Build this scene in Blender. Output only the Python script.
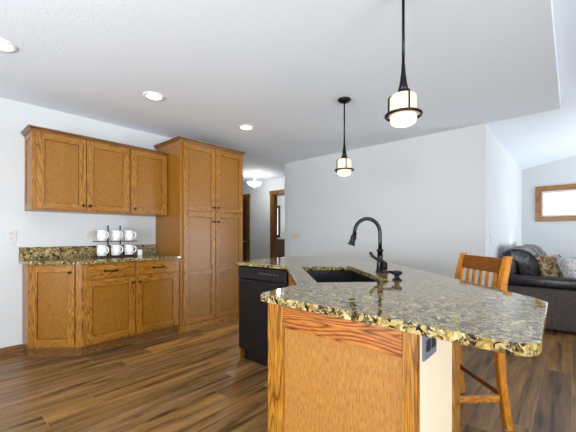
import bpy, bmesh, math, random
from mathutils import Vector, Matrix
random.seed(7)
for o in list(bpy.data.objects): bpy.data.objects.remove(o)
S = bpy.context.scene
COL = S.collection
PI = math.pi

# ------------------------------------------------------------------ camera
cam_d = bpy.data.cameras.new('camera'); cam = bpy.data.objects.new('camera', cam_d); COL.objects.link(cam)
cam_d.sensor_width = 36; cam_d.lens = 321/576*36; cam_d.shift_y = 19/576; cam_d.clip_start = .02
cam.location = (0, 0, 1.16); cam.rotation_euler = (PI/2, 0, math.radians(41.5-90))
S.camera = cam
# ------------------------------------------------------------------ world, exposure
W = bpy.data.worlds.new('world'); S.world = W; W.use_nodes = True
wb = W.node_tree.nodes['Background']; wb.inputs[0].default_value = (.90, .95, 1, 1); wb.inputs[1].default_value = 1.6
S.view_settings.view_transform = 'Standard'; S.view_settings.look = 'None'
S.view_settings.exposure = 0.2; S.view_settings.gamma = 1
# ------------------------------------------------------------------ daylight through the windows
def area(name, loc, rot, sx, sy, power, col):
    l = bpy.data.lights.new(name, 'AREA'); l.shape = 'RECTANGLE'; l.size = sx; l.size_y = sy
    l.energy = power; l.color = col
    o = bpy.data.objects.new(name, l); COL.objects.link(o); o.location = loc; o.rotation_euler = rot
    return o
DAY = (.86, .93, 1.0)
area('patio_daylight', (6.6, -4.0, .75), (PI/2+.75, 0, 0), 2.4, 2.0, 280, DAY)
area('dining_daylight', (-.5, -4.0, .85), (PI/2+.75, 0, 0), 3.4, 2.0, 430, DAY)
area('west_daylight', (-3.2, 0.9, .95), (PI/2+.75, 0, -PI/2), 3.0, 2.0, 400, (.95, .97, 1))
HALL_P, CAN_P, PEND_P = 3.3, 10, 2
def point(name, loc, power, col, r=.05, parent=None):
    l = bpy.data.lights.new(name, 'POINT'); l.energy = power; l.color = col; l.shadow_soft_size = r
    o = bpy.data.objects.new(name, l); COL.objects.link(o); o.location = loc
    if parent: o.parent = parent
    return o
def spot(name, loc, power, col, ang, rot=(0, 0, 0), r=.06, parent=None, blend=.6):
    l = bpy.data.lights.new(name, 'SPOT'); l.energy = power; l.color = col; l.shadow_soft_size = r
    l.spot_size = math.radians(ang); l.spot_blend = blend
    o = bpy.data.objects.new(name, l); COL.objects.link(o); o.location = loc; o.rotation_euler = rot
    if parent: o.parent = parent
    return o

w = spot('window_sunlight', (9.2, -1.9, 2.55), 420, (1, .97, .92), 40, r=.03)
w.rotation_euler = Vector((-1.58, 2.66, -1.05)).to_track_quat('-Z', 'Y').to_euler()
# ------------------------------------------------------------------ materials
class NT:
    def __init__(s, name):
        s.m = bpy.data.materials.new(name); s.m.use_nodes = True
        s.t = s.m.node_tree; s.b = s.t.nodes['Principled BSDF']
    def n(s, typ, **kw):
        x = s.t.nodes.new(typ)
        for k, v in kw.items():
            if k.startswith('i_'):
                x.inputs[k[2:].replace('_', ' ')].default_value = v
            else: setattr(x, k, v)
        return x
    def l(s, a, b): s.t.links.new(a, b)
    def ramp(s, fac, stops, interp='LINEAR'):
        r = s.n('ShaderNodeValToRGB'); r.color_ramp.interpolation = interp
        e = r.color_ramp.elements
        while len(e) < len(stops): e.new(.5)
        for i, (p, c) in enumerate(stops):
            e[i].position = p; e[i].color = (*c, 1)
        s.l(fac, r.inputs[0]); return r
    def mix(s, fac, a, b, mode='MIX'):
        m = s.n('ShaderNodeMix', data_type='RGBA', blend_type=mode)
        for v, k in ((fac, 0), (a, 6), (b, 7)):
            if hasattr(v, 'node'): s.l(v, m.inputs[k])
            else: m.inputs[k].default_value = v if k == 0 else (*v, 1)
        return m.outputs[2]
    def bump(s, h, strength, dist=.01):
        b = s.n('ShaderNodeBump'); b.inputs['Strength'].default_value = strength; b.inputs['Distance'].default_value = dist
        s.l(h, b.inputs['Height']); s.l(b.outputs[0], s.b.inputs['Normal'])
def srgb(r, g, b):
    f = lambda c: ((c/255+.055)/1.055)**2.4 if c > 10 else c/255/12.92
    return (f(r), f(g), f(b))
def plain(name, col, rough=.5, metal=0, emit=0, ecol=None, spec=None):
    k = NT(name); k.b.inputs['Base Color'].default_value = (*col, 1)
    k.b.inputs['Roughness'].default_value = rough; k.b.inputs['Metallic'].default_value = metal
    if spec is not None: k.b.inputs['Specular IOR Level'].default_value = spec
    if emit: k.b.inputs['Emission Color'].default_value = (*(ecol or col), 1); k.b.inputs['Emission Strength'].default_value = emit
    # faint surface grain keeps it procedural
    nz = k.n('ShaderNodeTexNoise', i_Scale=60.0, i_Detail=2.0); tc = k.n('ShaderNodeTexCoord'); k.l(tc.outputs['Object'], nz.inputs['Vector'])
    k.bump(nz.outputs[0], .04, .002)
    return k.m
def paint(name, col, bump=.12, scale=140.0, rough=.6):
    k = NT(name); tc = k.n('ShaderNodeTexCoord')
    nz = k.n('ShaderNodeTexNoise', i_Scale=scale, i_Detail=3.0); k.l(tc.outputs['Object'], nz.inputs['Vector'])
    k.b.inputs['Base Color'].default_value = (*col, 1); k.b.inputs['Roughness'].default_value = rough
    k.b.inputs['Specular IOR Level'].default_value = .3
    k.bump(nz.outputs[0], bump, .004); return k.m
def oak(name, axis, dark=srgb(92, 46, 12), mid=srgb(152, 100, 24), light=srgb(172, 120, 40), rough=.33, figure=.9, cut=.3, fine=14, fx=170, lo=(.50, .44, .34), contours=46.0):
    """honey oak: pore streaks plus cathedral contour lines; the grain runs along axis (0 x, 1 y, 2 z)"""
    k = NT(name); tc = k.n('ShaderNodeTexCoord')
    mp = k.n('ShaderNodeMapping'); k.l(tc.outputs['Object'], mp.inputs['Vector'])
    sc = [10, 10, 10]; sc[axis] = 1.3; mp.inputs['Scale'].default_value = sc
    nz = k.n('ShaderNodeTexNoise', i_Scale=1.0, i_Detail=1.5, i_Distortion=.3); k.l(mp.outputs[0], nz.inputs['Vector'])
    mul = k.n('ShaderNodeMath', operation='MULTIPLY'); k.l(nz.outputs[0], mul.inputs[0]); mul.inputs[1].default_value = contours
    fr = k.n('ShaderNodeMath', operation='PINGPONG'); k.l(mul.outputs[0], fr.inputs[0]); fr.inputs[1].default_value = 1.0
    mp2 = k.n('ShaderNodeMapping'); k.l(tc.outputs['Object'], mp2.inputs['Vector'])
    sc2 = [fx]*3; sc2[axis] = fine; mp2.inputs['Scale'].default_value = sc2
    nf = k.n('ShaderNodeTexNoise', i_Scale=1.0, i_Detail=3.0); k.l(mp2.outputs[0], nf.inputs['Vector'])
    r1 = k.ramp(fr.outputs[0], [(0, dark), (cut, mid), (1, light)])
    base = k.mix(figure, mid, r1.outputs[0])
    r2 = k.ramp(nf.outputs[0], [(.34, lo), (.60, (1.12, 1.12, 1.12))])
    c = k.mix(.8, base, r2.outputs[0], 'MULTIPLY')
    k.l(c, k.b.inputs['Base Color']); k.b.inputs['Roughness'].default_value = rough
    k.bump(nf.outputs[0], .06, .002)
    return k.m
OAKX, OAKY, OAKZ = (oak('honey_oak_grain_'+a, i) for i, a in enumerate('xyz'))
OAKP = oak('honey_oak_panel', 2, figure=.22, fine=45, fx=300, lo=(.58, .54, .46), mid=srgb(144, 95, 22), light=srgb(158, 109, 32))
OAKE_LIT = oak('honey_oak_end_panel_lit', 2, figure=.15, fine=38, fx=260, lo=(.62, .58, .50), mid=srgb(162, 112, 52), light=srgb(176, 126, 64))  # same oak, lightened: light on the island end put into the colour
OAKR = oak('honey_oak_end_rail', 1, dark=srgb(86, 40, 12), mid=srgb(158, 92, 32), light=srgb(178, 112, 48), figure=1.0, cut=.4)
def granite():
    k = NT('granite'); tc = k.n('ShaderNodeTexCoord')
    nw = k.n('ShaderNodeTexNoise', i_Scale=14.0, i_Detail=3.0); k.l(tc.outputs['Object'], nw.inputs['Vector'])
    wv = k.mix(.10, (0, 0, 0), nw.outputs['Color'], 'MIX')
    add = k.n('ShaderNodeVectorMath', operation='ADD'); k.l(tc.outputs['Object'], add.inputs[0]); k.l(wv, add.inputs[1])
    v1 = k.n('ShaderNodeTexVoronoi', i_Scale=70.0, i_Randomness=1.0); k.l(add.outputs[0], v1.inputs['Vector'])
    v2 = k.n('ShaderNodeTexVoronoi', i_Scale=150.0); k.l(add.outputs[0], v2.inputs['Vector'])
    sep = k.n('ShaderNodeSeparateColor'); k.l(v1.outputs['Color'], sep.inputs[0])
    r1 = k.ramp(sep.outputs[0], [(0, srgb(176, 162, 122)), (.18, srgb(198, 186, 152)), (.32, srgb(142, 116, 66)), (.48, srgb(182, 158, 98)), (.62, srgb(124, 112, 84)), (.74, srgb(78, 60, 32)), (.84, srgb(18, 17, 17))], 'CONSTANT')
    sep2 = k.n('ShaderNodeSeparateColor'); k.l(v2.outputs['Color'], sep2.inputs[0])
    r2 = k.ramp(sep2.outputs[1], [(0, srgb(188, 174, 134)), (.28, srgb(160, 136, 78)), (.52, srgb(96, 82, 54)), (.68, srgb(20, 18, 17))], 'CONSTANT')
    nb = k.n('ShaderNodeTexNoise', i_Scale=22.0, i_Detail=4.0); k.l(tc.outputs['Object'], nb.inputs['Vector'])
    rb = k.ramp(nb.outputs[0], [(.42, (0, 0, 0)), (.6, (1, 1, 1))])
    c = k.mix(rb.outputs[0], r1.outputs[0], r2.outputs[0])
    nd = k.n('ShaderNodeTexNoise', i_Scale=34.0, i_Detail=5.0, i_Roughness=.65, i_Distortion=.6); k.l(tc.outputs['Object'], nd.inputs['Vector'])
    rd = k.ramp(nd.outputs[0], [(.37, (1, 1, 1)), (.45, (0, 0, 0))])
    c = k.mix(rd.outputs[0], c, srgb(26, 23, 22)); c = k.mix(1.0, c, (.92, .88, .75), 'MULTIPLY')
    k.l(c, k.b.inputs['Base Color']); k.b.inputs['Roughness'].default_value = .07; k.b.inputs['IOR'].default_value = 1.6
    return k.m
GRAN = granite()
def planks():
    k = NT('vinyl_plank_floor'); tc = k.n('ShaderNodeTexCoord'); sx = k.n('ShaderNodeSeparateXYZ'); k.l(tc.outputs['Object'], sx.inputs[0])
    def m(op, a, b=None):
        x = k.n('ShaderNodeMath', operation=op)
        for i, v in enumerate((a, b)):
            if v is None: continue
            if hasattr(v, 'node'): k.l(v, x.inputs[i])
            else: x.inputs[i].default_value = v
        return x.outputs[0]
    row_f = m('DIVIDE', sx.outputs[1], .182); row = m('FLOOR', row_f)
    wn = k.n('ShaderNodeTexWhiteNoise', noise_dimensions='1D'); k.l(row, wn.inputs['W'])
    col_f = m('ADD', m('DIVIDE', sx.outputs[0], 1.22), m('MULTIPLY', wn.outputs['Value'], 7.0)); colm = m('FLOOR', col_f)
    cv = k.n('ShaderNodeCombineXYZ'); k.l(row, cv.inputs[0]); k.l(colm, cv.inputs[1])
    wn2 = k.n('ShaderNodeTexWhiteNoise', noise_dimensions='2D'); k.l(cv.outputs[0], wn2.inputs['Vector'])
    tone = k.ramp(wn2.outputs['Value'], [(0, srgb(116, 88, 54)), (.3, srgb(140, 108, 66)), (.6, srgb(152, 115, 68)), (.85, srgb(132, 104, 74)), (1, srgb(182, 134, 70))])
    off = k.n('ShaderNodeVectorMath', operation='MULTIPLY_ADD'); k.l(wn2.outputs['Color'], off.inputs[0]); off.inputs[1].default_value = (9, 9, 9); k.l(tc.outputs['Object'], off.inputs[2])
    mp = k.n('ShaderNodeMapping'); mp.inputs['Scale'].default_value = (1.5, 17, 1); k.l(off.outputs[0], mp.inputs['Vector'])
    n1 = k.n('ShaderNodeTexNoise', i_Scale=1.0, i_Detail=5.0, i_Distortion=.7); k.l(mp.outputs[0], n1.inputs['Vector'])
    g = k.ramp(n1.outputs[0], [(.31, (.26, .23, .19)), (.45, (.82, .79, .74)), (.66, (1.34, 1.26, 1.12))])
    mp3 = k.n('ShaderNodeMapping'); mp3.inputs['Scale'].default_value = (3, 120, 1); k.l(off.outputs[0], mp3.inputs['Vector'])
    n3 = k.n('ShaderNodeTexNoise', i_Scale=1.0, i_Detail=3.0); k.l(mp3.outputs[0], n3.inputs['Vector'])
    g3 = k.ramp(n3.outputs[0], [(.3, (.7, .68, .66)), (.6, (1.05, 1.05, 1.05))])
    c = k.mix(1.0, tone.outputs[0], g.outputs[0], 'MULTIPLY'); c = k.mix(.7, c, g3.outputs[0], 'MULTIPLY')
    fr = m('FRACT', row_f); fc = m('FRACT', col_f)
    e1 = m('LESS_THAN', m('MINIMUM', fr, m('SUBTRACT', 1.0, fr)), .012)
    e2 = m('LESS_THAN', m('MINIMUM', fc, m('SUBTRACT', 1.0, fc)), .0014)
    e = m('MAXIMUM', e1, e2)
    c = k.mix(m('MULTIPLY', e, .45), c, srgb(168, 146, 126))  # sheen on the plank edges painted in as paler seams
    k.l(c, k.b.inputs['Base Color']); k.b.inputs['Roughness'].default_value = .36; k.b.inputs['Specular IOR Level'].default_value = .4
    k.bump(m('SUBTRACT', m('MULTIPLY', n1.outputs[0], .25), e), .15, .003)
    return k.m
FLOOR = planks()
WALL = paint('wall_paint', srgb(205, 208, 209)); CEIL = paint('ceiling_paint', srgb(230, 237, 245), .35, 70.0, .8)
CREAM = paint('cream_paint', srgb(234, 215, 186), .08, 90.0, .5)
BLACK = plain('oil_rubbed_bronze', srgb(24, 22, 24), .28, .6)
DWM = plain('black_enamel', srgb(20, 18, 20), .38, spec=.3)
DWP = plain('black_plastic_panel', srgb(26, 24, 26), .4, spec=.3)
SINKM = plain('black_composite', srgb(9, 9, 13), .4)
KNOB = plain('dark_bronze', srgb(38, 26, 20), .35, .5)
WHITE = plain('white_plastic', srgb(236, 236, 234), .4)
PLATE = plain('white_plate', srgb(206, 208, 207), .4)
BEIGE = plain('almond_plastic', srgb(204, 198, 184), .4)
GREY = plain('grey_plastic', srgb(112, 115, 128), .4)
SLOT = plain('dark_slot', srgb(40, 38, 38), .5)
VINYL = plain('white_vinyl', srgb(226, 230, 232), .4)
CHROME = plain('brushed_nickel', srgb(190, 190, 190), .3, .9)
IRON = plain('black_wire', srgb(26, 26, 28), .45, .3)
DARKWOOD = oak('dark_stained_door', 2, srgb(50, 30, 16), srgb(74, 46, 24), srgb(92, 58, 32))
TRIMX, TRIMY, TRIMZ = (oak('trim_oak_'+a, i, srgb(70, 42, 16), srgb(116, 76, 34), srgb(134, 92, 44)) for i, a in enumerate('xyz'))
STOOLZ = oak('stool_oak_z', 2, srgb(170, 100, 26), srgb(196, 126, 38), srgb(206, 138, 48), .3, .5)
STOOLX_SHADED = oak('stool_oak_x_shaded', 0, srgb(100, 54, 14), srgb(128, 74, 20), srgb(142, 86, 28), .3, .5)  # same stool oak, darkened: shade of the backlit rails put into the colour
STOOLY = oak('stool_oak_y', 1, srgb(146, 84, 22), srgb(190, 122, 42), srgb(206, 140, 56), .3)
def leather():
    k = NT('charcoal_leather'); tc = k.n('ShaderNodeTexCoord')
    nz = k.n('ShaderNodeTexNoise', i_Scale=9.0, i_Detail=4.0); k.l(tc.outputs['Object'], nz.inputs['Vector'])
    r = k.ramp(nz.outputs[0], [(.3, srgb(22, 21, 25)), (.7, srgb(42, 40, 43))]); k.l(r.outputs[0], k.b.inputs['Base Color'])
    k.b.inputs['Roughness'].default_value = .26
    v = k.n('ShaderNodeTexVoronoi', i_Scale=220.0); k.l(tc.outputs['Object'], v.inputs['Vector']); k.bump(v.outputs[0], .12, .002)
    return k.m
LEATHER = leather()
def cloth(name, a, b):
    k = NT(name); tc = k.n('ShaderNodeTexCoord'); nz = k.n('ShaderNodeTexNoise', i_Scale=30.0, i_Detail=4.0); k.l(tc.outputs['Object'], nz.inputs['Vector'])
    r = k.ramp(nz.outputs[0], [(.3, a), (.7, b)]); k.l(r.outputs[0], k.b.inputs['Base Color']); k.b.inputs['Roughness'].default_value = .7
    return k.m
SOFAP = cloth('taupe_upholstery', srgb(72, 66, 64), srgb(92, 84, 80))
def fabric(name, cols, scale):
    k = NT(name); tc = k.n('ShaderNodeTexCoord')
    nz = k.n('ShaderNodeTexNoise', i_Scale=scale, i_Detail=2.0, i_Distortion=2.0); k.l(tc.outputs['Object'], nz.inputs['Vector'])
    r = k.ramp(nz.outputs[0], [(.25 + .5*i/len(cols), c) for i, c in enumerate(cols)], 'CONSTANT'); k.l(r.outputs[0], k.b.inputs['Base Color'])
    k.b.inputs['Roughness'].default_value = .8; return k.m
PILG = fabric('gold_brown_pattern', [srgb(60, 40, 26), srgb(130, 98, 48), srgb(190, 172, 148), srgb(120, 84, 44), srgb(150, 124, 84)], 8.0)
PILW = fabric('grey_white_pattern', [srgb(176, 170, 166), srgb(200, 196, 192), srgb(148, 140, 136), srgb(206, 202, 198)], 16.0)
MUGM = fabric('mug_glaze_pattern', [srgb(232, 232, 232), srgb(236, 236, 235), srgb(228, 228, 228), srgb(150, 150, 156)], 24.0)
for nd in MUGM.node_tree.nodes:
    if nd.type == 'BSDF_PRINCIPLED': nd.inputs['Roughness'].default_value = .15
def glass_pane():
    k = NT('window_glass'); t = k.n('ShaderNodeBsdfTransparent'); g = k.n('ShaderNodeBsdfGlossy'); g.inputs['Roughness'].default_value = .02
    f = k.n('ShaderNodeFresnel'); f.inputs['IOR'].default_value = 1.3
    mx = k.n('ShaderNodeMixShader'); k.l(f.outputs[0], mx.inputs[0]); k.l(t.outputs[0], mx.inputs[1]); k.l(g.outputs[0], mx.inputs[2])
    k.l(mx.outputs[0], k.t.nodes['Material Output'].inputs['Surface']); return k.m
GLASS = glass_pane()
LENS = plain('lamp_lens', (1, .98, .94), .4, 0, 9.0, (1, .97, .92))
SHADE = plain('cream_glass_shade', srgb(246, 232, 196), .3, 0, .22, srgb(255, 226, 168))
SHADEB = plain('cream_glass_bowl', srgb(246, 232, 196), .3, 0, .42, srgb(255, 230, 180))
BOWLM = plain('frosted_glass_bowl', srgb(245, 243, 238), .4, 0, .9, (1, .98, .95))

# ------------------------------------------------------------------ mesh helpers
class MB:
    def __init__(s): s.bm = bmesh.new(); s.mi = 0
    def _set(s, faces):
        for f in faces: f.material_index = s.mi
    def mat(s, i): s.mi = i; return s
    def box(s, x0, x1, y0, y1, z0, z1, bev=0.0, M=None):
        r = bmesh.ops.create_cube(s.bm, size=1); vs = r['verts']
        T = Matrix.Translation(((x0+x1)/2, (y0+y1)/2, (z0+z1)/2)) @ Matrix.Diagonal((abs(x1-x0), abs(y1-y0), abs(z1-z0), 1))
        if M: T = M @ T
        bmesh.ops.transform(s.bm, matrix=T, verts=vs)
        fs = list({f for v in vs for f in v.link_faces}); s._set(fs)
        if bev:
            es = list({e for v in vs for e in v.link_edges})
            rb = bmesh.ops.bevel(s.bm, geom=es, offset=bev, segments=2, profile=.6, affect='EDGES'); s._set(rb['faces'])
        return s
    def prism(s, poly, z0, z1, bev=0.0, M=None):
        vs = [s.bm.verts.new((p[0], p[1], z0)) for p in poly]; f = s.bm.faces.new(vs)
        r = bmesh.ops.extrude_face_region(s.bm, geom=[f]); nv = [g for g in r['geom'] if isinstance(g, bmesh.types.BMVert)]
        bmesh.ops.translate(s.bm, vec=(0, 0, z1-z0), verts=nv)
        al = vs+nv; fs = list({q for v in al for q in v.link_faces}); s._set(fs)
        bmesh.ops.recalc_face_normals(s.bm, faces=fs)
        if bev:
            es = list({e for v in al for e in v.link_edges if abs(e.verts[0].co.z-e.verts[1].co.z) < 1e-6})
            rb = bmesh.ops.bevel(s.bm, geom=es, offset=bev, segments=2, profile=.6, affect='EDGES'); s._set(rb['faces'])
            al = list({v for v in al if v.is_valid} | {v for f in rb['faces'] for v in f.verts})
        if M: bmesh.ops.transform(s.bm, matrix=M, verts=[v for v in al if v.is_valid])
        return s
    def tube(s, pts, rad, seg=12, caps=True):
        pts = [Vector(p) for p in pts]; n = len(pts)
        if not hasattr(rad, '__len__'): rad = [rad]*n
        rings = []; up = None
        for i, p in enumerate(pts):
            d = (pts[min(i+1, n-1)]-pts[max(i-1, 0)]).normalized()
            if up is None:
                up = d.orthogonal().normalized()
            up = (up - d*up.dot(d)).normalized(); w = d.cross(up)
            rings.append([s.bm.verts.new(p+(up*math.cos(2*PI*k/seg)+w*math.sin(2*PI*k/seg))*rad[i]) for k in range(seg)])
        fs = []
        for a, b in zip(rings, rings[1:]):
            for k in range(seg): fs.append(s.bm.faces.new((a[k], a[(k+1) % seg], b[(k+1) % seg], b[k])))
        if caps: fs += [s.bm.faces.new(rings[0][::-1]), s.bm.faces.new(rings[-1])]
        for f in fs: f.smooth = True
        s._set(fs); return s
    def lathe(s, prof, c=(0, 0, 0), seg=28, M=None):
        rings = []; allv = []
        for r, z in prof:
            if r < 1e-5: ring = [s.bm.verts.new((c[0], c[1], c[2]+z))]
            else: ring = [s.bm.verts.new((c[0]+r*math.cos(2*PI*k/seg), c[1]+r*math.sin(2*PI*k/seg), c[2]+z)) for k in range(seg)]
            rings.append(ring); allv += ring
        fs = []
        for a, b in zip(rings, rings[1:]):
            for k in range(seg):
                q = [a[k % len(a)], a[(k+1) % len(a)], b[(k+1) % len(b)], b[k % len(b)]]
                u = []
                for v in q:
                    if v not in u: u.append(v)
                if len(u) > 2: fs.append(s.bm.faces.new(u))
        for f in fs: f.smooth = True
        s._set(fs)
        if M: bmesh.ops.transform(s.bm, matrix=M, verts=allv)
        return s
    def torus(s, R, r, c, seg=36, rs=10):
        rings = []
        for i in range(seg):
            a = 2*PI*i/seg
            rings.append([s.bm.verts.new((c[0]+(R+r*math.cos(2*PI*k/rs))*math.cos(a), c[1]+(R+r*math.cos(2*PI*k/rs))*math.sin(a), c[2]+r*math.sin(2*PI*k/rs))) for k in range(rs)])
        fs = []
        for i in range(seg):
            a, b = rings[i], rings[(i+1) % seg]
            for k in range(rs): fs.append(s.bm.faces.new((a[k], b[k], b[(k+1) % rs], a[(k+1) % rs])))
        for f in fs: f.smooth = True
        s._set(fs); return s
    def build(s, name, mats, parent=None, loc=None, label=None):
        bmesh.ops.recalc_face_normals(s.bm, faces=s.bm.faces)
        me = bpy.data.meshes.new(name); s.bm.to_mesh(me); s.bm.free()
        for m in (mats if isinstance(mats, (list, tuple)) else [mats]): me.materials.append(m)
        o = bpy.data.objects.new(name, me); COL.objects.link(o)
        if parent: o.parent = parent
        if loc: o.location = loc
        if label: o['label'] = label
        return o
def tag(o, label, cat, group=None):
    o['label'] = label; o['category'] = cat
    if group: o['group'] = group
    return o
def thing(name, label, cat, loc=(0, 0, 0), rz=0, group=None):
    o = bpy.data.objects.new(name, None); COL.objects.link(o); o.location = loc; o.rotation_euler = (0, 0, rz)
    o.empty_display_size = .1
    return tag(o, label, cat, group)
def struct(o): o['kind'] = 'structure'; return o
def subsurf(o, lv=2):
    m = o.modifiers.new('subd', 'SUBSURF'); m.levels = lv; m.render_levels = lv
    for p in o.data.polygons: p.use_smooth = True
    return o

# ------------------------------------------------------------------ shell
ZC = 2.47; WY = 4.07; WX = 4.35; LY = .76; LX = 7.95; SY = -3.2; WXW = -2.4; HX = 5.35; T = .12
def wall_x(name, x, xo, y0, y1, z0, z1, holes=(), mat=WALL):
    """wall in a plane of constant x, from x to xo; holes (ya, yb, za, zb)"""
    m = MB(); ys = y0
    for ya, yb, za, zb in sorted(holes):
        m.box(x, xo, ys, ya, z0, z1)
        if za > z0: m.box(x, xo, ya, yb, z0, za)
        m.box(x, xo, ya, yb, zb, z1); ys = yb
    m.box(x, xo, ys, y1, z0, z1); return struct(m.build(name, mat))
def wall_y(name, y, yo, x0, x1, z0, z1, holes=(), mat=WALL):
    m = MB(); xs = x0
    for xa, xb, za, zb in sorted(holes):
        m.box(xs, xa, y, yo, z0, z1)
        if za > z0: m.box(xa, xb, y, yo, z0, za)
        m.box(xa, xb, y, yo, zb, z1); xs = xb
    m.box(xs, x1, y, yo, z0, z1); return struct(m.build(name, mat))
struct(MB().box(WXW-T, 9.2, SY-T, 9, -.1, 0).build('floor', FLOOR))
# flat kitchen ceiling stops short of the living room; its cut edge drops below the vault
VS = .2
def vz(y): return ZC + VS*(LY-y) if y > -1.2 else ZC + VS*(LY+1.2) - VS*(-1.2-y)
EY = .09; EX = 4.37
cm = MB()
cm.prism([(WXW-T, EY), (EX, EY), (EX, LY), (HX+2.6, LY), (HX+2.6, 9), (WXW-T, 9)], ZC, ZC+.1)
struct(cm.build('ceiling', CEIL))
soff = MB().box(WXW-T, EX, EY, EY+.1, ZC+.1, ZC+.62).box(EX-.1, EX, EY+.1, LY, ZC+.1, ZC+.62)
struct(soff.build('trim_ceiling_drop', CEIL))
vm = MB(); vs = []
for x0, x1 in ((WXW-T, LX+T),):
    prof = [(LY, vz(LY)), (-1.2, vz(-1.2)), (SY-T, vz(SY-T))]
    a = [vm.bm.verts.new((x0, y, z)) for y, z in prof] + [vm.bm.verts.new((x0, y, z+.1)) for y, z in reversed(prof)]
    b = [vm.bm.verts.new((x1, v.co.y, v.co.z)) for v in a]; n = len(a)
    for i in range(n): vm.bm.faces.new((a[i], a[(i+1) % n], b[(i+1) % n], b[i]))
    vm.bm.faces.new(a[::-1]); vm.bm.faces.new(b)
struct(vm.build('ceiling_vault', CEIL))
wall_y('wall_left', WY, WY+T, WXW-T, 2.97, 0, ZC)
wall_x('wall_hall_left', 2.97, 2.97-T, WY+T, 9, 0, ZC)
wall_x('wall_back', WX, WX+T, LY, 3.93, 0, ZC)
wall_y('wall_living', LY, LY+T, WX+T, LX+T, 0, ZC+.05)
wall_y('wall_hall_right', 3.93, 3.93-T, WX+T, 7.9, 0, ZC)
DR0, DR1, DZ = 4.42, 5.19, 2.09      # right hall doorway
DL0, DL1 = 6.08, 6.85                # left hall doorway
wall_x('wall_hall', HX, HX+T, 3.93, 9, 0, ZC, [(DR0, DR1, 0, DZ), (DL0, DL1, 0, DZ)])
wall_y('wall_hall_end', 9, 9+T, 2.85, 8, 0, ZC)
wall_x('wall_bedroom', 7.8, 7.92, 3.93, 9, 0, ZC, [(7.28, 8.4, 1.12, 2.1)])
wall_x('wall_right', LX, LX+T, SY-T, LY, 0, 3.1, [(-.95, .455, 1.505, 2.02)])
wall_x('wall_rear', WXW, WXW-T, SY-T, WY+T, 0, 3.1, [(-.4, 2.2, .5, 2.2)])
wall_y('wall_front', SY, SY-T, WXW-T, LX+T, 0, 2.62, [(-2.0, 1.0, .3, 2.2), (5.6, 7.6, 0, 2.05)])
def baseb_x(name, x, dx, y0, y1): struct(MB().box(x, x+dx, y0, y1, 0, .085, .003).build(name, TRIMY))
def baseb_y(name, y, dy, x0, x1): struct(MB().box(x0, x1, y, y+dy, 0, .085, .003).build(name, TRIMX))
baseb_y('baseboard_left', WY, -.014, WXW, .644); baseb_x('baseboard_back', WX, -.014, LY, 3.93)
baseb_y('baseboard_living', LY, -.014, WX, LX); baseb_x('baseboard_right', LX, -.014, SY, LY-.014)
baseb_x('baseboard_hall', HX, -.014, DR1+.1, DL0-.1)
# hall door casings
def casing(name, y0, y1):
    w = .088; m = MB()
    m.box(HX-.02, HX, y0-w, y0, 0, DZ, .003).box(HX-.02, HX, y1, y1+w, 0, DZ, .003)
    m.mat(1).box(HX-.026, HX, y0-w-.012, y1+w+.012, DZ, DZ+.095, .003)
    m.mat(0).box(HX, HX+T, y0, y0+.018, 0, DZ).box(HX, HX+T, y1-.018, y1, 0, DZ).mat(1).box(HX, HX+T, y0, y1, DZ-.018, DZ)
    return struct(m.build(name, [TRIMZ, TRIMY]))
casing('trim_1', DR0, DR1); casing('trim_2', DL0, DL1)
# slab doors: the far one closed, the near one swung open against the bedroom side
d = struct(MB().box(HX+.03, HX+.065, DL0+.02, DL1-.02, .01, DZ-.02).build('door_1', DARKWOOD))
MB().tube([(HX+.03, DL0+.09, 1.0), (HX-.03, DL0+.09, 1.0)], .012).lathe([(0, -.02), (.022, -.012), (.026, 0), (.02, .014), (0, .02)], (HX-.04, DL0+.09, 1.0)).build('door_handle', CHROME, d)
# rear windows and the glazed patio door (behind the camera) and the bedroom window
def glazing(name, axis, c, a0, a1, z0, z1, mull, mat, fw=.05, casing_mat=None, inner=1, cw=.085):
    def B(m, p0, p1, q0, q1, d0, d1, bev=0):
        (m.box(d0, d1, p0, p1, q0, q1, bev) if axis == 'x' else m.box(p0, p1, d0, d1, q0, q1, bev))
    root = MB(); d0, d1 = c-.03, c+.03
    B(root, a0, a1, z0, z0+fw, d0, d1); B(root, a0, a1, z1-fw, z1, d0, d1)
    B(root, a0, a0+fw, z0+fw, z1-fw, d0, d1); B(root, a1-fw, a1, z0+fw, z1-fw, d0, d1)
    for k in range(1, mull):
        q = a0+(a1-a0)*k/mull; B(root, q-fw/2, q+fw/2, z0+fw, z1-fw, d0, d1)
    r = struct(root.build(name, mat))
    g = MB(); B(g, a0+fw*.8, a1-fw*.8, z0+fw*.8, z1-fw*.8, c-.003, c+.003); g.build('pane', GLASS, r)
    return r
glazing('window_2', 'x', WXW-.06, -.4, 2.2, .5, 2.2, 2, VINYL)
glazing('window_3', 'y', SY-.06, -2.0, 1.0, .3, 2.2, 3, VINYL)
glazing('door_2', 'y', SY-.06, 5.6, 7.6, 0, 2.05, 2, VINYL, .07)
glazing('window_4', 'x', 7.81, 7.24, 8.44, 1.08, 2.14, 2, DARKWOOD, .085)
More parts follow.
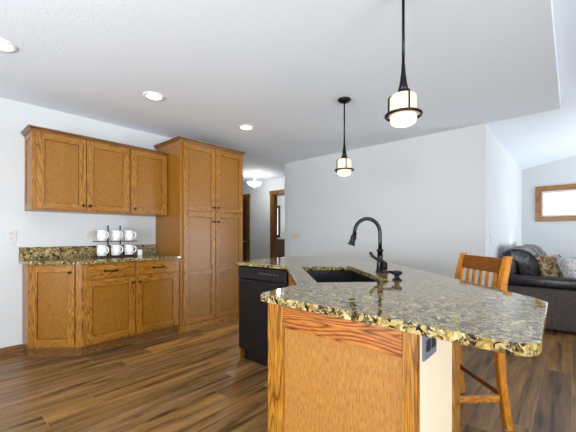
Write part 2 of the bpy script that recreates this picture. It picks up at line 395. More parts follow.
# living room window: vinyl sash, oak casing and jamb
lw = glazing('window_1', 'x', LX+.07, -.95, .455, 1.505, 2.02, 2, VINYL, .045)
cs = MB(); w = .085
cs.box(LX-.02, LX, .455, .455+w, 1.505-w, 2.02+w, .004).box(LX-.02, LX, -.95-w, -.95, 1.505-w, 2.02+w, .004)
cs.mat(1).box(LX-.022, LX, -.95, .455, 2.02, 2.02+w, .004).box(LX-.022, LX, -.95, .455, 1.505-w, 1.505, .004)
cs.mat(0).box(LX, LX+.05, .443, .455, 1.505, 2.02).box(LX, LX+.05, -.95, -.938, 1.505, 2.02)
cs.mat(1).box(LX, LX+.05, -.938, .443, 2.008, 2.02).box(LX, LX+.05, -.938, .443, 1.505, 1.517)
cs.build('window_casing', [OAKZ, OAKY], lw)

# ------------------------------------------------------------------ cabinetry
def knob(parent, x, y, z):
    """round knob on a face looking along -y"""
    M = Matrix.Translation((x, y, z)) @ Matrix.Rotation(PI/2, 4, 'X')
    MB().lathe([(.0065, 0), (.006, .012), (.0125, .017), (.015, .022), (.0125, .028), (0, .030)], (0, 0, 0), 16, M).build('knob', KNOB, parent)
def pull(parent, x, y, z):
    m = MB()
    m.tube([(x-.055, y, z), (x-.052, y-.02, z), (x-.03, y-.027, z-.003), (x, y-.029, z-.005), (x+.03, y-.027, z-.003), (x+.052, y-.02, z), (x+.055, y, z)], [.008, .006, .006, .009, .006, .006, .008], 8)
    for s_ in (-1, 1): m.box(x+s_*.055-.012, x+s_*.055+.012, y-.004, y, z-.012, z+.012, .002)
    m.build('pull', KNOB, parent)
def door(parent, x0, x1, z0, z1, y, kn=None, sw=.062, name='door', mid=None):
    """flat-panel door whose front is at y-.02; grain of stiles along z, rails along x"""
    m = MB(); f = y-.02
    m.box(x0, x0+sw, f, y, z0, z1, .003).box(x1-sw, x1, f, y, z0, z1, .003)
    m.mat(1).box(x0+sw, x1-sw, f, y, z0, z0+sw, .003).box(x0+sw, x1-sw, f, y, z1-sw, z1, .003)
    if mid: m.box(x0+sw, x1-sw, f, y, mid-sw/2, mid+sw/2, .003)
    d = m.build(name, [OAKZ, OAKX], parent)
    MB().box(x0+sw+.004, x1-sw-.004, f+.012, y-.002, z0+sw+.004, z1-sw-.004).build('door_panel', OAKP, d)
    if kn: knob(d, kn[0], f, kn[1])
    return d
def drawer(parent, x0, x1, z0, z1, y):
    d = MB().box(x0, x1, y-.02, y, z0, z1, .005).build('drawer', OAKX, parent)
    pull(d, (x0+x1)/2, y-.02, (z0+z1)/2); return d
CPROF = [(0, 0), (.010, 0), (.012, .010), (.023, .023), (.030, .027), (.032, .035), (0, .035)]
def crown(parent, pts, z):
    """sweep the crown profile along an open plan polyline, projecting to its right hand side"""
    m = MB(); n = len(pts); rows = []
    P = [Vector((p[0], p[1])) for p in pts]
    for i in range(n):
        d0 = (P[i]-P[i-1]).normalized() if i else (P[1]-P[0]).normalized()
        d1 = (P[i+1]-P[i]).normalized() if i < n-1 else d0
        n0 = Vector((d0.y, -d0.x)); n1 = Vector((d1.y, -d1.x)); nn = (n0+n1).normalized(); nn /= nn.dot(n0)
        rows.append([m.bm.verts.new((P[i].x+nn.x*a, P[i].y+nn.y*a, z+b)) for a, b in CPROF])
    k = len(CPROF)
    for a, b in zip(rows, rows[1:]):
        for j in range(k): m.bm.faces.new((a[j], a[(j+1) % k], b[(j+1) % k], b[j]))
    m.bm.faces.new(rows[0]); m.bm.faces.new(rows[-1][::-1])
    return m.build('crown_molding', TRIMX, parent)
G = .0015
# --- wall cabinets
UY = 3.75; UZ0, UZ1 = 1.398, 2.142
u1 = thing('wall_cabinet', 'honey oak wall cabinet with two doors, left end exposed on the white wall', 'cabinet', (0, 0, 0), 0, 'oak kitchen cabinets')
m = MB().box(.66, 1.535, UY+.001, WY-.001, UZ0, UZ1, .002)
m.mat(0).box(.653, .66, UY+.001, UY+.055, UZ0, UZ1, .001).box(.653, .66, WY-.055, WY-.001, UZ0, UZ1, .001).box(.653, .66, UY+.055, WY-.055, UZ0, UZ0+.065).box(.653, .66, UY+.055, WY-.055, UZ1-.065, UZ1)
m.build('cabinet_body', OAKZ, u1)
door(u1, 0.686, 1.092, UZ0+.012, UZ1-.012, UY, (1.064, UZ0+.06))
door(u1, 1.101, 1.522, UZ0+.012, UZ1-.012, UY, (1.129, UZ0+.06))
crown(u1, [(.653, WY-.001), (.653, UY-.003), (1.535, UY-.003)], UZ1-.008)
u2 = thing('wall_cabinet', 'honey oak single-door wall cabinet between the two-door cabinet and the pantry', 'cabinet', (0, 0, 0), 0, 'oak kitchen cabinets')
MB().box(1.5365, 1.988, UY+.001, WY-.001, UZ0, UZ1, .002).build('cabinet_body', OAKZ, u2)
door(u2, 1.547, 1.972, UZ0+.012, UZ1-.012, UY, (1.577, UZ0+.06))
crown(u2, [(1.5365, UY-.003), (1.988, UY-.003)], UZ1-.008)
# --- tall pantry
PX0, PX1, PY = 1.992, 2.955, 3.46
pa = thing('pantry_cabinet', 'tall honey oak pantry cabinet with four doors reaching nearly to the ceiling', 'cabinet', (0, 0, 0), 0, 'oak kitchen cabinets')
MB().box(PX0, PX1, PY+.001, WY-.001, 0, 2.29, .002).build('cabinet_body', OAKP, pa)
MB().box(PX0+.001, PX1-.001, PY-.012, PY+.001, 0, .075, .003).build('base_molding', OAKX, pa)
pm = (PX0+PX1)/2+.01
for x0, x1, s_ in ((PX0+.035, pm-.004, 1), (pm+.004, PX1-.02, -1)):
    kx = x1-.03 if s_ > 0 else x0+.03
    door(pa, x0, x1, 1.457, 2.262, PY, (kx, 1.51))
    door(pa, x0, x1, .095, 1.443, PY, (kx, 1.33), mid=.70)
crown(pa, [(PX0, WY-.001), (PX0, PY-.003), (PX1, PY-.003), (PX1, WY-.001)], 2.282)
# --- base cabinets
BY = 3.47; BX0, BX1 = .978, 1.990; CT = .914; CB = .884
b1 = thing('base_cabinet', 'honey oak base cabinet with two drawers over two doors beside the pantry', 'cabinet', (0, 0, 0), 0, 'oak kitchen cabinets')
m = MB().box(BX0+.001, BX1, BY+.001, WY-.001, .1, CB-.001, .001); m.mat(1).box(BX0+.04, BX1-.001, BY+.07, WY-.01, 0, .0995)
m.build('cabinet_body', [OAKZ, OAKX], b1)
xm = 1.475
drawer(b1, 1.0, xm-.012, 0.738, .872, BY); drawer(b1, xm+.012, 1.960, 0.738, .872, BY)
door(b1, 1.0, xm-.005, .125, .722, BY, (xm-.035, .665)); door(b1, xm+.005, 1.960, .125, .722, BY, (xm+.035, .665))
tk = MB().box(BX0+.04, BX1, BY+.055, BY+.069, 0, .098).build('toe_kick', TRIMX, b1)
# angled end cabinet
AX, AY = .636, 3.81
ac = thing('corner_base_cabinet', 'angled honey oak end cabinet with one door at the left end of the counter', 'cabinet', (0, 0, 0), 0, 'oak kitchen cabinets')
MB().prism([(BX0, BY), (BX0, WY-.001), (AX, WY-.001), (AX, AY)], .1, CB-.001).build('cabinet_body', OAKZ, ac)
MB().prism([(BX0+.039, BY+.055), (BX0+.039, WY-.01), (AX+.01, WY-.01), (AX+.01, AY+.05), (BX0+.01, BY+.055)], 0, .0995).build('toe_kick', TRIMX, ac)
L = math.hypot(BX0-AX, BY-AY)
fr = bpy.data.objects.new('door_hanger', None)
def place(o, x, y, rz): o.location = (x, y, 0); o.rotation_euler = (0, 0, rz)
dd = door(ac, .03, L-.055, .125, .872, 0, (L-.088, .81)); place(dd, AX, AY, math.atan2(BY-AY, BX0-AX))
bpy.data.objects.remove(fr)
# --- granite counters
def slab(poly, hole=None, z0=CB, z1=CT, bev=.004):
    m = MB(); bm = m.bm
    def loop(p): 
        vs = [bm.verts.new((x, y, z0)) for x, y in p]; return [bm.edges.new((vs[i], vs[(i+1) % len(vs)])) for i in range(len(vs))]
    es = loop(poly)+(loop(hole) if hole else [])
    r = bmesh.ops.triangle_fill(bm, use_beauty=True, use_dissolve=False, edges=es)
    fs = [g for g in r['geom'] if isinstance(g, bmesh.types.BMFace)]
    r = bmesh.ops.extrude_face_region(bm, geom=fs); nv = [g for g in r['geom'] if isinstance(g, bmesh.types.BMVert)]
    bmesh.ops.translate(bm, vec=(0, 0, z1-z0), verts=nv)
    bmesh.ops.recalc_face_normals(bm, faces=bm.faces)
    be = [e for e in bm.edges if len(e.link_faces) == 2 and abs(e.verts[0].co.z-e.verts[1].co.z) < 1e-6 and e.calc_face_angle(0) > 1]
    bmesh.ops.bevel(bm, geom=be, offset=bev, segments=2, profile=.5, affect='EDGES')
    return m
def arc(c, r, a0, a1, n=6): return [(c[0]+r*math.cos(math.radians(a0+(a1-a0)*i/n)), c[1]+r*math.sin(math.radians(a0+(a1-a0)*i/n))) for i in range(n+1)]
ct = slab([(.608, WY-.002), (.608, AY-.02), (.965, BY-.032), (BX1-.001, BY-.032), (BX1-.001, WY-.002)]).build('wall_countertop', GRAN)
tag(ct, 'speckled granite countertop on the base cabinets along the left wall', 'countertop', 'granite countertops')
MB().box(.608, BX1-.001, WY-.022, WY-.002, CT+.0005, CT+.125, .003).build('backsplash', GRAN, ct)

# ------------------------------------------------------------------ island
R2 = math.sqrt(.5)
def uv(u, v): return ((u+v)*R2, (u-v)*R2)
IX = .93
isl = thing('kitchen_island', 'honey oak angled kitchen island under the large granite top', 'island', (0, 0, 0))
# carcass (behind the faces), open over the sink
body = [(IX+.022, .345), (1.325, .345), (2.60, 1.62), (2.60, 2.305), (1.965, 2.305)]
m = MB()
m.prism([(IX+.02, .343), (1.30, .343), uv(1.50, .66), uv(1.50, .22), (1.22, .933), (IX+.02, .933)], .0, CB-.001)
m.build('end_cabinet', OAKZ, isl)
m = MB()  # sink base front on the diagonal, with doors
p0, p1 = uv(1.60, .175), uv(2.49, .175)
M45 = Matrix.Translation((p1[0], p1[1], 0)) @ Matrix.Rotation(math.radians(-135), 4, 'Z')
sb = MB().box(0, .89, 0, .02, .1, CB-.001, 0, M45)
sb.mat(1).box(.05, .84, .07, .085, 0, .0995, 0, M45)
sb.build('sink_front', [OAKZ, OAKX], isl)
for x0, x1, k in ((.03, .443, .413), (.447, .86, .477)):
    dd = door(isl, x0, x1, .125, .722, 0, (k, .665)); dd.location = (p1[0], p1[1], 0); dd.rotation_euler = (0, 0, math.radians(-135))
dd = MB().box(.03, .86, -.02, 0, 0.738, .872, .005).build('false_drawer_front', OAKX, isl); dd.location = (p1[0], p1[1], 0); dd.rotation_euler = (0, 0, math.radians(-135))
# end panel frame facing the kitchen
ep = MB(); f = IX
ep.box(f, f+.02, .850, .934, 0, CB-.001, .003).box(f, f+.02, .330, .375, 0, CB-.001, .003)
ep.mat(1).box(f, f+.02, .375, .850, .798, CB-.001, .003).box(f, f+.02, .375, .850, 0, .12, .003)
e = ep.build('end_panel_frame', [OAKZ, OAKR], isl)
MB().box(f+.012, f+.019, .37, .855, .115, .803).build('end_panel', OAKE_LIT, e)
# back panel and dishwasher end panel
MB().prism([uv(2.93, .72), (2.60, 1.60), (2.60, 2.305), (2.58, 2.305), (2.58, 1.62)], 0, CB-.001).build('back_panel', OAKZ, isl)
MB().box(1.945, 2.578, 2.316, 2.336, 0, CB-.001).build('side_panel', OAKZ, isl)
MB().box(1.955, 2.578, 1.700, 1.716, 0, CB-.001).build('side_panel', OAKZ, isl)
# cream half wall under the seating overhang
k0, k1 = (1.335, .32), uv(2.93, .715)
hw = MB().prism([(IX+.021, .330), (1.283, .330), (1.283, .342), (IX+.021, .342)], 0, CB-.001)
hw.prism([(1.352, .348), uv(2.93, .70), uv(2.93, .725), (1.378, .338)], 0, CB-.001)
hw.build('half_wall_panel', CREAM, isl, label='cream painted half wall panel under the overhang')
MB().prism([(1.284, .322), (1.363, .322), (1.350, .342), (1.284, .342)], 0, CB-.001, .002).build('corner_trim', OAKZ, isl, label='vertical oak corner trim')
# granite top with sink cut-out
poly = []
poly += [(.955, .994), (.93, .975), (.921, .94), (.905, .45)]
poly += arc((.888+.06, .053+.06), .06, 180, 270, 6)
poly += [(1.515, .065), (1.575, .095)]
poly += [(2.93, 1.40), (3.0, 1.52), (3.02, 2.2), (2.85, 2.42), (2.35, 2.44), (1.9, 2.33), (1.9, 1.70), (1.225, 1.025), (.99, 1.0)]
hole = [uv(1.655, .255), uv(2.475, .255), uv(2.475, .645), uv(1.655, .645)]
it = slab(poly, hole).build('island_countertop', GRAN)
tag(it, 'large angled speckled granite island top with sink cut-out', 'countertop', 'granite countertops')
# sink
m = MB(); bm = m.bm
def ring(u0, u1, v0, v1, z): return [bm.verts.new((*uv(a, b), z)) for a, b in ((u0, v0), (u1, v0), (u1, v1), (u0, v1))]
rs = [ring(1.635, 2.495, .235, .665, CB-.011), ring(1.653, 2.477, .253, .647, CB-.011), ring(1.66, 2.47, .26, .64, .70), ring(1.71, 2.42, .31, .59, .69)]
for a, b in zip(rs, rs[1:]):
    for i in range(4): bm.faces.new((a[i], a[(i+1) % 4], b[(i+1) % 4], b[i]))
bm.faces.new(rs[-1])
sk = m.build('kitchen_sink', SINKM); tag(sk, 'black undermount sink set into the granite island top', 'sink')
md = sk.modifiers.new('shell', 'SOLIDIFY'); md.thickness = .008; md.offset = 1
cx, cy = uv(2.07, .45); MB().lathe([(.045, .6905), (.04, .694), (.02, .692), (0, .692)], (cx, cy, 0), 20).build('drain', CHROME, sk)
# dishwasher
dw = thing('dishwasher', 'black dishwasher built into the far end of the island', 'dishwasher', (1.955, 2.02, 0))
MB().box(0, .58, -.298, .292, .11, CB-.02, .004).build('tub', DWM, dw)
MB().box(-.03, -.001, -.3, .294, .118, .762, .007).build('door_panel', DWM, dw)
MB().box(-.036, -.001, -.3, .294, .768, .872, .006).mat(1).box(-.0375, -.035, -.24, .2, .812, .842).build('control_panel', [DWP, DWM], dw)
bt = MB()
for i in range(7): bt.box(-.040, -.037, -.22+i*.035, -.20+i*.035, .82, .834, .001)
bt.build('buttons', plain('dim_grey_print', srgb(74, 74, 80), .5), dw)
MB().tube([(-.040, -.26, .752), (-.046, -.2, .75), (-.046, .2, .75), (-.040, .26, .752)], .007, 8).build('handle', DWP, dw)
MB().box(.04, .06, -.298, .292, .0, .109).build('toe_kick', DWM, dw)
# faucet: local x = towards the sink (-v), local y = along -u... built in world axes via helper
FC = Vector((*uv(2.09, .74), CT)); DV = Vector((-R2, R2, 0)); DU = Vector((R2, R2, 0)); ZZ = Vector((0, 0, 1))
fa = thing('kitchen_faucet', 'oil-rubbed bronze gooseneck pull-down faucet behind the sink', 'faucet', FC)
MB().lathe([(.030, .0005), (.030, .006), (.024, .012), (.021, .05), (.0175, .10), (.017, .138), (.023, .140), (.024, .148), (.017, .153), (0, .153)]).build('faucet_body', BLACK, fa)
path = [ZZ*.15, ZZ*.20, ZZ*.258]
R = .086
for i in range(1, 13):
    a = PI*i/12*1.02; path.append(DV*(R-R*math.cos(a)) + ZZ*(.258+R*math.sin(a)*1.12))
e_ = path[-1]; dn = (path[-1]-path[-2]).normalized(); dn = (dn+DV*.25).normalized()
MB().tube(path, .0125, 12).build('spout', BLACK, fa)
hp = [e_-dn*.005, e_+dn*.012, e_+dn*.016, e_+dn*.03, e_+dn*.034, e_+dn*.06, e_+dn*.075, e_+dn*.077]
MB().tube(hp, [.0145, .0145, .020, .020, .0165, .020, .026, .023], 14).build('spray_head', BLACK, fa)
hb = -DU*.05 + -DV*.012
MB().lathe([(.023, .0005), (.022, .008), (.018, .014), (.018, .035), (.021, .038), (.018, .044), (.019, .062), (.016, .070), (0, .072)], hb).build('handle_base', BLACK, fa)
lv = [hb+ZZ*.066, hb+ZZ*.076+DV*.02, hb+ZZ*.090+DV*.05, hb+ZZ*.108+DV*.078, hb+ZZ*.128+DV*.092, hb+ZZ*.137+DV*.092]
MB().tube(lv, [.013, .011, .0095, .0095, .011, .009], 10).build('lever_handle', BLACK, fa)
SC = Vector((*uv(1.70, .695), CT))
so = thing('soap_dispenser', 'oil-rubbed bronze soap dispenser on the counter right of the faucet', 'soap dispenser', SC)
MB().lathe([(.027, .0005), (.026, .006), (.015, .012), (.012, .022), (.014, .028)]).build('base', BLACK, so)
m = MB().lathe([(.0, .027), (.014, .028), (.026, .034), (.029, .041), (.026, .049), (.012, .054), (0, .055)])
m.tube([ZZ*.044+DV*.02, ZZ*.047+DV*.05, ZZ*.047+DV*.075, ZZ*.040+DV*.085], [.008, .007, .006, .006], 10)
m.build('pump_head', BLACK, so)
# outlet on the cream panel
def outlet(name, label, loc, rot, mat, cover=PLATE, w=.07, h=.115, kind='outlet', group=None, horiz=False):
    o = thing(name, label, 'outlet' if kind == 'outlet' else 'light switch', loc, 0, group); o.rotation_euler = rot
    if horiz: w, h = h, w
    MB().box(-w/2, w/2, -.006, -.0005, -h/2, h/2, .002).build('cover_plate', cover, o)
    if kind == 'outlet':
        for s_ in (-1, 1):
            c = (s_*.024, 0) if horiz else (0, s_*.024)
            f_ = MB().box(c[0]-.0165, c[0]+.0165, -.008, -.0055, c[1]-.0165, c[1]+.0165, .003).build('receptacle', mat, o)
            for t in (-.006, .006): MB().box(c[0]+t-.001, c[0]+t+.001, -.0086, -.0079, c[1]-.003, c[1]+.006).build('slot', SLOT, f_)
    else:
        n = max(1, round(w/.07)); 
        for i in range(n):
            x = (i-(n-1)/2)*.046; MB().box(x-.005, x+.005, -.016, -.0055, -.010, .010, .002).build('toggle', mat, o)
    return o
outlet('wall_outlet', 'grey plated outlet on the cream island panel under the granite', (1.025, .3295, .829), (0, 0, 0), SLOT, GREY, .082, .115, 'outlet', None, True)
outlet('wall_outlet', 'white outlet plate on the wall left of the granite counter', (.551, WY, 1.15), (0, 0, 0), BEIGE, PLATE, .075, .12)
outlet('wall_outlet', 'sideways grey outlet plate on the wall left of the mug rack', (1.25, WY, 1.17), (0, 0, 0), BEIGE, BEIGE, .075, .12, 'outlet', None, True)
outlet('light_switch', 'almond three-toggle switch plate on the wall behind the island', (WX, 3.66, 1.14), (0, 0, -PI/2), BEIGE, BEIGE, .165, .115, 'switch')
outlet('light_switch', 'white switch plate on the wall behind the sofa', (4.68, LY, 1.12), (0, 0, 0), WHITE, PLATE, .075, .12, 'switch')

# ------------------------------------------------------------------ mug rack
RY = 3.86
rk = thing('mug_rack', 'black wire rack of two rows on the counter holding white mugs', 'mug rack', (1.42, RY, CT))
for x in (-.055, .075): MB().tube([(x, .055, .001), (x, .055, .34), (x, .05, .352)], .008, 8).build('post', IRON, rk)
for z in (.012, .175):
    m = MB()
    for y in (-.048, 0, .045): m.tube([(-.215, y, z), (.225, y, z)], .004, 6)
    for x in (-.215, -.055, .075, .225): m.tube([(x, -.052, z), (x, .05, z)], .004, 6)
    m.build('wire_shelf', IRON, rk)
for x in (-.21, .22):
    for y in (-.045, .045): MB().tube([(x, y, .001), (x, y, .012)], .004, 6).build('foot', IRON, rk)
def make_mug(label):
    o = thing('coffee_mug', label, 'mug', (0, 0, 0), 0, 'white mugs on the wire rack')
    MB().lathe([(0, 0), (.034, 0), (.040, .006), (.044, .05), (.043, .10), (.0415, .102), (.039, .10), (.039, .05), (.034, .008), (0, .007)], seg=24, M=Matrix.Scale(1.16, 4)).build('cup', MUGM, o)
    MB().tube([(.049, 0, .096), (.068, 0, .1), (.082, 0, .08), (.08, 0, .05), (.064, 0, .03), (.047, 0, .028)], .0065, 8).build('handle', MUGM, o)
    return o
mug0 = None
for r_, (z, rn) in enumerate(((.1795, 'top'), (.0165, 'bottom'))):
    for c_, (x, cn) in enumerate(((-.135, 'left'), (.008, 'middle'), (.150, 'right'))):
        lab = 'white patterned mug, %s one of the %s row on the black rack' % (cn, rn)
        if mug0 is None: q = mug0 = make_mug(lab)
        else:
            q = mug0.copy(); COL.objects.link(q); q['label'] = lab
            for ch in mug0.children:
                c2 = ch.copy(); COL.objects.link(c2); c2.parent = q
        q.location = (1.42+x, RY-.004, CT+z); q.rotation_euler = (0, 0, math.radians(-62 + 6*c_))
sg = MB().box(1.655, 1.70, 3.80, 3.845, CT+.001, CT+.075, .006).build('white_packet', WHITE)
sg.name = 'tea_box'; tag(sg, 'small white box on the counter right of the mug rack', 'box')

# ------------------------------------------------------------------ lamps
for (x, y), lb in zip(((.338, 2.94), (1.43, 2.955), (2.59, 2.97)), ('leftmost recessed ceiling light, at the left picture edge', 'recessed ceiling light above the wall cabinets', 'recessed ceiling light above the pantry front')):
    t = thing('recessed_light', lb, 'ceiling light', (x, y, ZC), 0, 'recessed kitchen lights')
    MB().lathe([(.068, -.0005), (.098, -.0005), (.096, -.006), (.072, -.010), (.066, -.004)], seg=32).build('trim_ring', WHITE, t)
    MB().lathe([(0, -.006), (.067, -.004), (.067, -.0008), (0, -.0008)], seg=32).build('lens', LENS, t)
    spot('can_lamp', (0, 0, -.02), CAN_P, (1, .96, .90), 150, parent=t, blend=.8)
def pendant(x, y, label):
    t = thing('pendant_light', label, 'pendant light', (x, y, ZC), 0, 'pendants over the island')
    zb = 1.735-ZC
    MB().lathe([(0, -.001), (.062, -.001), (.066, -.008), (.058, -.022), (.03, -.034), (.012, -.038), (0, -.038)]).build('canopy', BLACK, t)
    MB().tube([(0, 0, -.03), (0, 0, zb+.30)], .0075, 10).build('rod', BLACK, t)
    MB().lathe([(0, .32), (.009, .32), (.012, .27), (.02, .21), (.029, .168), (0, .166)], (0, 0, zb)).build('cone', BLACK, t)
    MB().lathe([(0, .168), (.036, .168), (.036, .158), (0, .157)], (0, 0, zb)).build('cap', BLACK, t)
    s_ = MB().lathe([(.03, .157), (.058, .153), (.066, .143), (.066, .045), (.063, .045), (.062, .140), (.03, .152)], (0, 0, zb)).build('shade', SHADE, t)
    MB().lathe([(.066, .044), (.067, .02), (.060, .008), (.042, .001), (0, 0)], (0, 0, zb)).build('bottom_bowl', SHADEB, t)
    MB().torus(.088, .0075, (0, 0, zb+.05)).build('ring', BLACK, t)
    for k in range(3):
        a = math.radians(224+120*k); c, s2 = math.cos(a), math.sin(a)
        MB().tube([(.03*c, .03*s2, zb+.163), (.064*c, .064*s2, zb+.160), (.074*c, .074*s2, zb+.150), (.075*c, .075*s2, zb+.06), (.084*c, .084*s2, zb+.05)], .0045, 8).build('strap', BLACK, t)
    point('pendant_lamp', (0, 0, zb-.03), PEND_P, (1, .85, .62), .04, t)
pendant(1.655, .66, 'nearer bronze pendant light with cream glass shade over the island')
pendant(2.68, 1.645, 'farther bronze pendant light with cream glass shade over the island')
t = thing('ceiling_lamp', 'white glass bowl ceiling light in the hallway', 'ceiling light', (4.72, 5.15, ZC))
MB().lathe([(0, -.001), (.065, -.001), (.06, -.02), (.012, -.026), (.01, -.19), (0, -.19)]).build('canopy', CHROME, t)
MB().lathe([(.17, -.165), (.165, -.18), (.13, -.225), (.07, -.255), (0, -.265), (0, -.26), (.068, -.25), (.126, -.22), (.16, -.178), (.166, -.163)], seg=32).build('glass_bowl', BOWLM, t)
MB().lathe([(0, -.295), (.012, -.29), (.016, -.278), (.006, -.265), (0, -.265)]).build('finial', CHROME, t)
point('hall_lamp', (0, 0, -.12), HALL_P, (1, .98, .96), .08, t)
point('hall_lamp', (0, 0, -.36), HALL_P*4, (1, .98, .96), .12, t)
point('bedroom_fill', (6.6, 6.4, 2.2), 45, (1, 1, 1), .2)  # added fill light without a fixture, brightens the room beyond the hall

# ------------------------------------------------------------------ bar stool (local: +y faces the counter)
BS = thing('bar_stool', 'honey oak slat-back bar stool drawn up to the island overhang', 'stool', (2.293, .615, 0), math.radians(45))
def leg(x, pts):
    m = MB(); n = len(pts); rows = []
    for (px, y, z, hx, hy) in pts: rows.append([m.bm.verts.new((px+a*hx, y+b*hy, z)) for a, b in ((-1, -1), (1, -1), (1, 1), (-1, 1))])
    for a, b in zip(rows, rows[1:]):
        for i in range(4): m.bm.faces.new((a[i], a[(i+1) % 4], b[(i+1) % 4], b[i]))
    m.bm.faces.new(rows[0][::-1]); m.bm.faces.new(rows[-1])
    es = [e for e in m.bm.edges if abs((e.verts[0].co-e.verts[1].co).normalized().z) > .5]
    bmesh.ops.bevel(m.bm, geom=es, offset=.004, segments=2, affect='EDGES')
    return m
BW = .218
# local axes after +45deg: x -> (R2,R2), y -> (-R2,R2): +y looks at the counter
for s_ in (-1, 1):
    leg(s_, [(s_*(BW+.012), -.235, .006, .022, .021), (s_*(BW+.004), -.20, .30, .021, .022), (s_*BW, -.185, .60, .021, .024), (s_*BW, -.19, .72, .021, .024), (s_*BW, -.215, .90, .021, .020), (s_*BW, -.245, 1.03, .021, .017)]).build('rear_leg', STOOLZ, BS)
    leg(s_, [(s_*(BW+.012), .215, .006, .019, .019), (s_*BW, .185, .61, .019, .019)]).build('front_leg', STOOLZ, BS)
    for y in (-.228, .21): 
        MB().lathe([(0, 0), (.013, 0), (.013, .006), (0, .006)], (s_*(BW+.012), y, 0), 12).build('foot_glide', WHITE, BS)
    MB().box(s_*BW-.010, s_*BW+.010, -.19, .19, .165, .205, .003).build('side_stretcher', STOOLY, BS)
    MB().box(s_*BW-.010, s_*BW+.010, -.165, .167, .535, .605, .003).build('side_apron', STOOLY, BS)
MB().box(-BW+.018, BW-.018, -.215, -.197, .19, .222, .003).build('rear_stretcher', STOOLX_SHADED, BS)
MB().box(-BW+.018, BW-.018, .198, .216, .16, .20, .003).build('front_stretcher', STOOLX_SHADED, BS)
MB().box(-BW+.018, BW-.018, .176, .196, .535, .605, .003).build('front_apron', STOOLX_SHADED, BS)
MB().box(-BW+.018, BW-.018, -.195, -.175, .535, .605, .003).build('rear_apron', STOOLX_SHADED, BS)
MB().box(-.225, .225, -.16, .215, .612, .645, .012).build('seat', STOOLX_SHADED, BS)
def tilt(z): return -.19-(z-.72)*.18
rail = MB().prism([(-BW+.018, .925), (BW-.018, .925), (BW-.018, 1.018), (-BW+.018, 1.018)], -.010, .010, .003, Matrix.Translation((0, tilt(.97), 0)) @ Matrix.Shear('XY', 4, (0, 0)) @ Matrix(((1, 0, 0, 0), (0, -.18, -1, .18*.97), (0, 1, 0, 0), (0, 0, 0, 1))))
rail.build('top_rail', STOOLX_SHADED, BS)
MB().box(-BW+.018, BW-.018, tilt(.75)-.010, tilt(.75)+.010, .725, .775, .003).build('lower_rail', STOOLX_SHADED, BS)
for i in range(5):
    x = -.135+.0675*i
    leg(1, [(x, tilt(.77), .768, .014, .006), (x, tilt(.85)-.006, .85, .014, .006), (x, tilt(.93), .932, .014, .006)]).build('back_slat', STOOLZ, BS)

# ------------------------------------------------------------------ sofa
SX0, SX1, SYB, SYF = 4.95, 7.40, .735, -.25
sf = thing('sofa', 'dark charcoal leather sofa along the living room wall', 'sofa', (SX0, 0, 0))
Wd = SX1-SX0
def soft(x0, x1, y0, y1, z0, z1, bev): 
    m = MB(); m.box(x0, x1, y0, y1, z0, z1); 
    es = list(m.bm.edges); bmesh.ops.bevel(m.bm, geom=es, offset=bev, segments=4, profile=.5, affect='EDGES')
    for f_ in m.bm.faces: f_.smooth = True
    return m
ar = soft(0, .22, SYF, SYB-.01, .03, .515, .02).build('arm', SOFAP, sf)
soft(0, .22, SYF-.015, SYB-.01, .516, .65, .04).build('arm_pad', LEATHER, ar)
ar = soft(Wd-.22, Wd, SYF, SYB-.01, .03, .515, .02).build('arm', SOFAP, sf)
soft(Wd-.22, Wd, SYF-.015, SYB-.01, .516, .65, .04).build('arm_pad', LEATHER, ar)
soft(.222, Wd-.222, SYF+.03, SYB-.01, .05, .32, .02).build('base', LEATHER, sf)
soft(.222, Wd-.222, SYB-.20, SYB-.01, .322, .86, .05).build('back_frame', LEATHER, sf)
for x, y in ((.08, SYF+.08), (.08, SYB-.1), (Wd-.08, SYF+.08), (Wd-.08, SYB-.1)): MB().box(x-.03, x+.03, y-.03, y+.03, 0, .032).build('foot', DARKWOOD, sf)
cw = (Wd-.45)/3
for i in range(3):
    x0 = .225+cw*i; soft(x0+.003, x0+cw-.003, SYF+.01, SYB-.24, .324, .50, .05).build('seat_cushion', LEATHER, sf)
    # bulging back cushion, profile in y-z
    m = MB(); prof = [(.54, .50), (.33, .505), (.295, .60), (.30, .74), (.34, .88), (.43, .98), (.55, 1.012), (.65, .99), (.725, .93), (.735, .88), (.62, .87), (.54, .80)]
    rows = []
    for xx, k in ((x0+.004, .82), (x0+.04, .96), (x0+.12, 1), (x0+cw-.12, 1), (x0+cw-.04, .96), (x0+cw-.004, .82)):
        rows.append([m.bm.verts.new((xx, .50+(y-.50)*k, .75+(z-.75)*k)) for y, z in prof])
    n = len(prof)
    for a, b in zip(rows, rows[1:]):
        for j in range(n): m.bm.faces.new((a[j], a[(j+1) % n], b[(j+1) % n], b[j]))
    m.bm.faces.new(rows[0]); m.bm.faces.new(rows[-1][::-1])
    bc = subsurf(m.build('back_cushion', LEATHER, sf), 3)
    tx = bpy.data.textures.new('wrinkle', 'CLOUDS'); tx.noise_scale = .16
    dm = bc.modifiers.new('wrinkle', 'DISPLACE'); dm.texture = tx; dm.strength = .035; dm.mid_level = .6
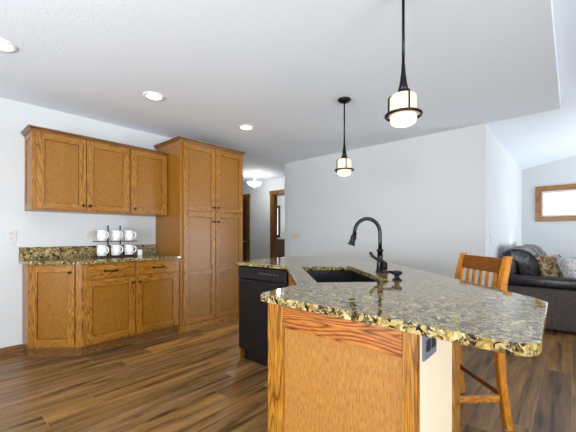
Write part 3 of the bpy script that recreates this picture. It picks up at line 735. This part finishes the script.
def pillow(name, label, loc, rot, w, h, d, mat):
    m = MB(); bm = m.bm; N = 10; top = {}; bot = {}
    for i in range(N+1):
        for j in range(N+1):
            a, b = i/N*2-1, j/N*2-1
            k = max(0, (1-a**4))*max(0, (1-b**4)); pin = 1-.10*(1-abs(a)**2)*abs(b)**3-.0
            pin2 = 1-.10*(1-abs(b)**2)*abs(a)**3
            x, z = a*w/2*pin2, b*h/2*pin
            top[i, j] = bm.verts.new((x, -d/2*k**.6, z))
            bot[i, j] = top[i, j] if k == 0 else bm.verts.new((x, d/2*k**.6, z))
    for i in range(N):
        for j in range(N):
            bm.faces.new((top[i, j], top[i+1, j], top[i+1, j+1], top[i, j+1]))
            try: bm.faces.new((bot[i, j], bot[i, j+1], bot[i+1, j+1], bot[i+1, j]))
            except ValueError: pass
    for f_ in bm.faces: f_.smooth = True
    o = m.build(name, mat, None, loc); o.rotation_euler = rot; tag(o, label, 'pillow', 'throw pillows'); return o
pillow('throw_pillow', 'gold and brown patterned throw pillow on the sofa against the back cushion', (5.36, .18, .71), (math.radians(-22), 0, math.radians(-35)), .42, .42, .15, PILG)
pillow('throw_pillow', 'pale grey patterned throw pillow on the sofa in front of the gold one', (5.375, -.03, .70), (math.radians(-26), 0, math.radians(-35)), .44, .42, .12, PILW)

# ------------------------------------------------------------------ bedroom beyond the hall
dr = thing('dresser', 'dark dresser in the room beyond the hallway door', 'dresser', (7.4, 7.35, 0))
MB().box(-.25, .25, -.55, .55, .06, 1.0, .006).build('carcass', DARKWOOD, dr)
MB().box(-.28, .27, -.58, .58, .01+.991, 1.03, .004).build('top', DARKWOOD, dr)
for s_ in (-1, 1):
    for z in (.1, .40, .70): 
        q = MB().box(-.27, -.251, .01*s_, .53*s_, z, z+.27, .004).build('drawer', DARKWOOD, dr)
        MB().lathe([(0, -.012), (.014, -.008), (.016, 0), (.012, .01), (0, .012)], (-.279, .27*s_, z+.125), 12).build('knob', CHROME, q)
for s_ in (-1, 1):
    for x in (-.22, .22): MB().box(x-.03, x+.03, s_*.5-.03, s_*.5+.03, 0, .06).build('leg', DARKWOOD, dr)
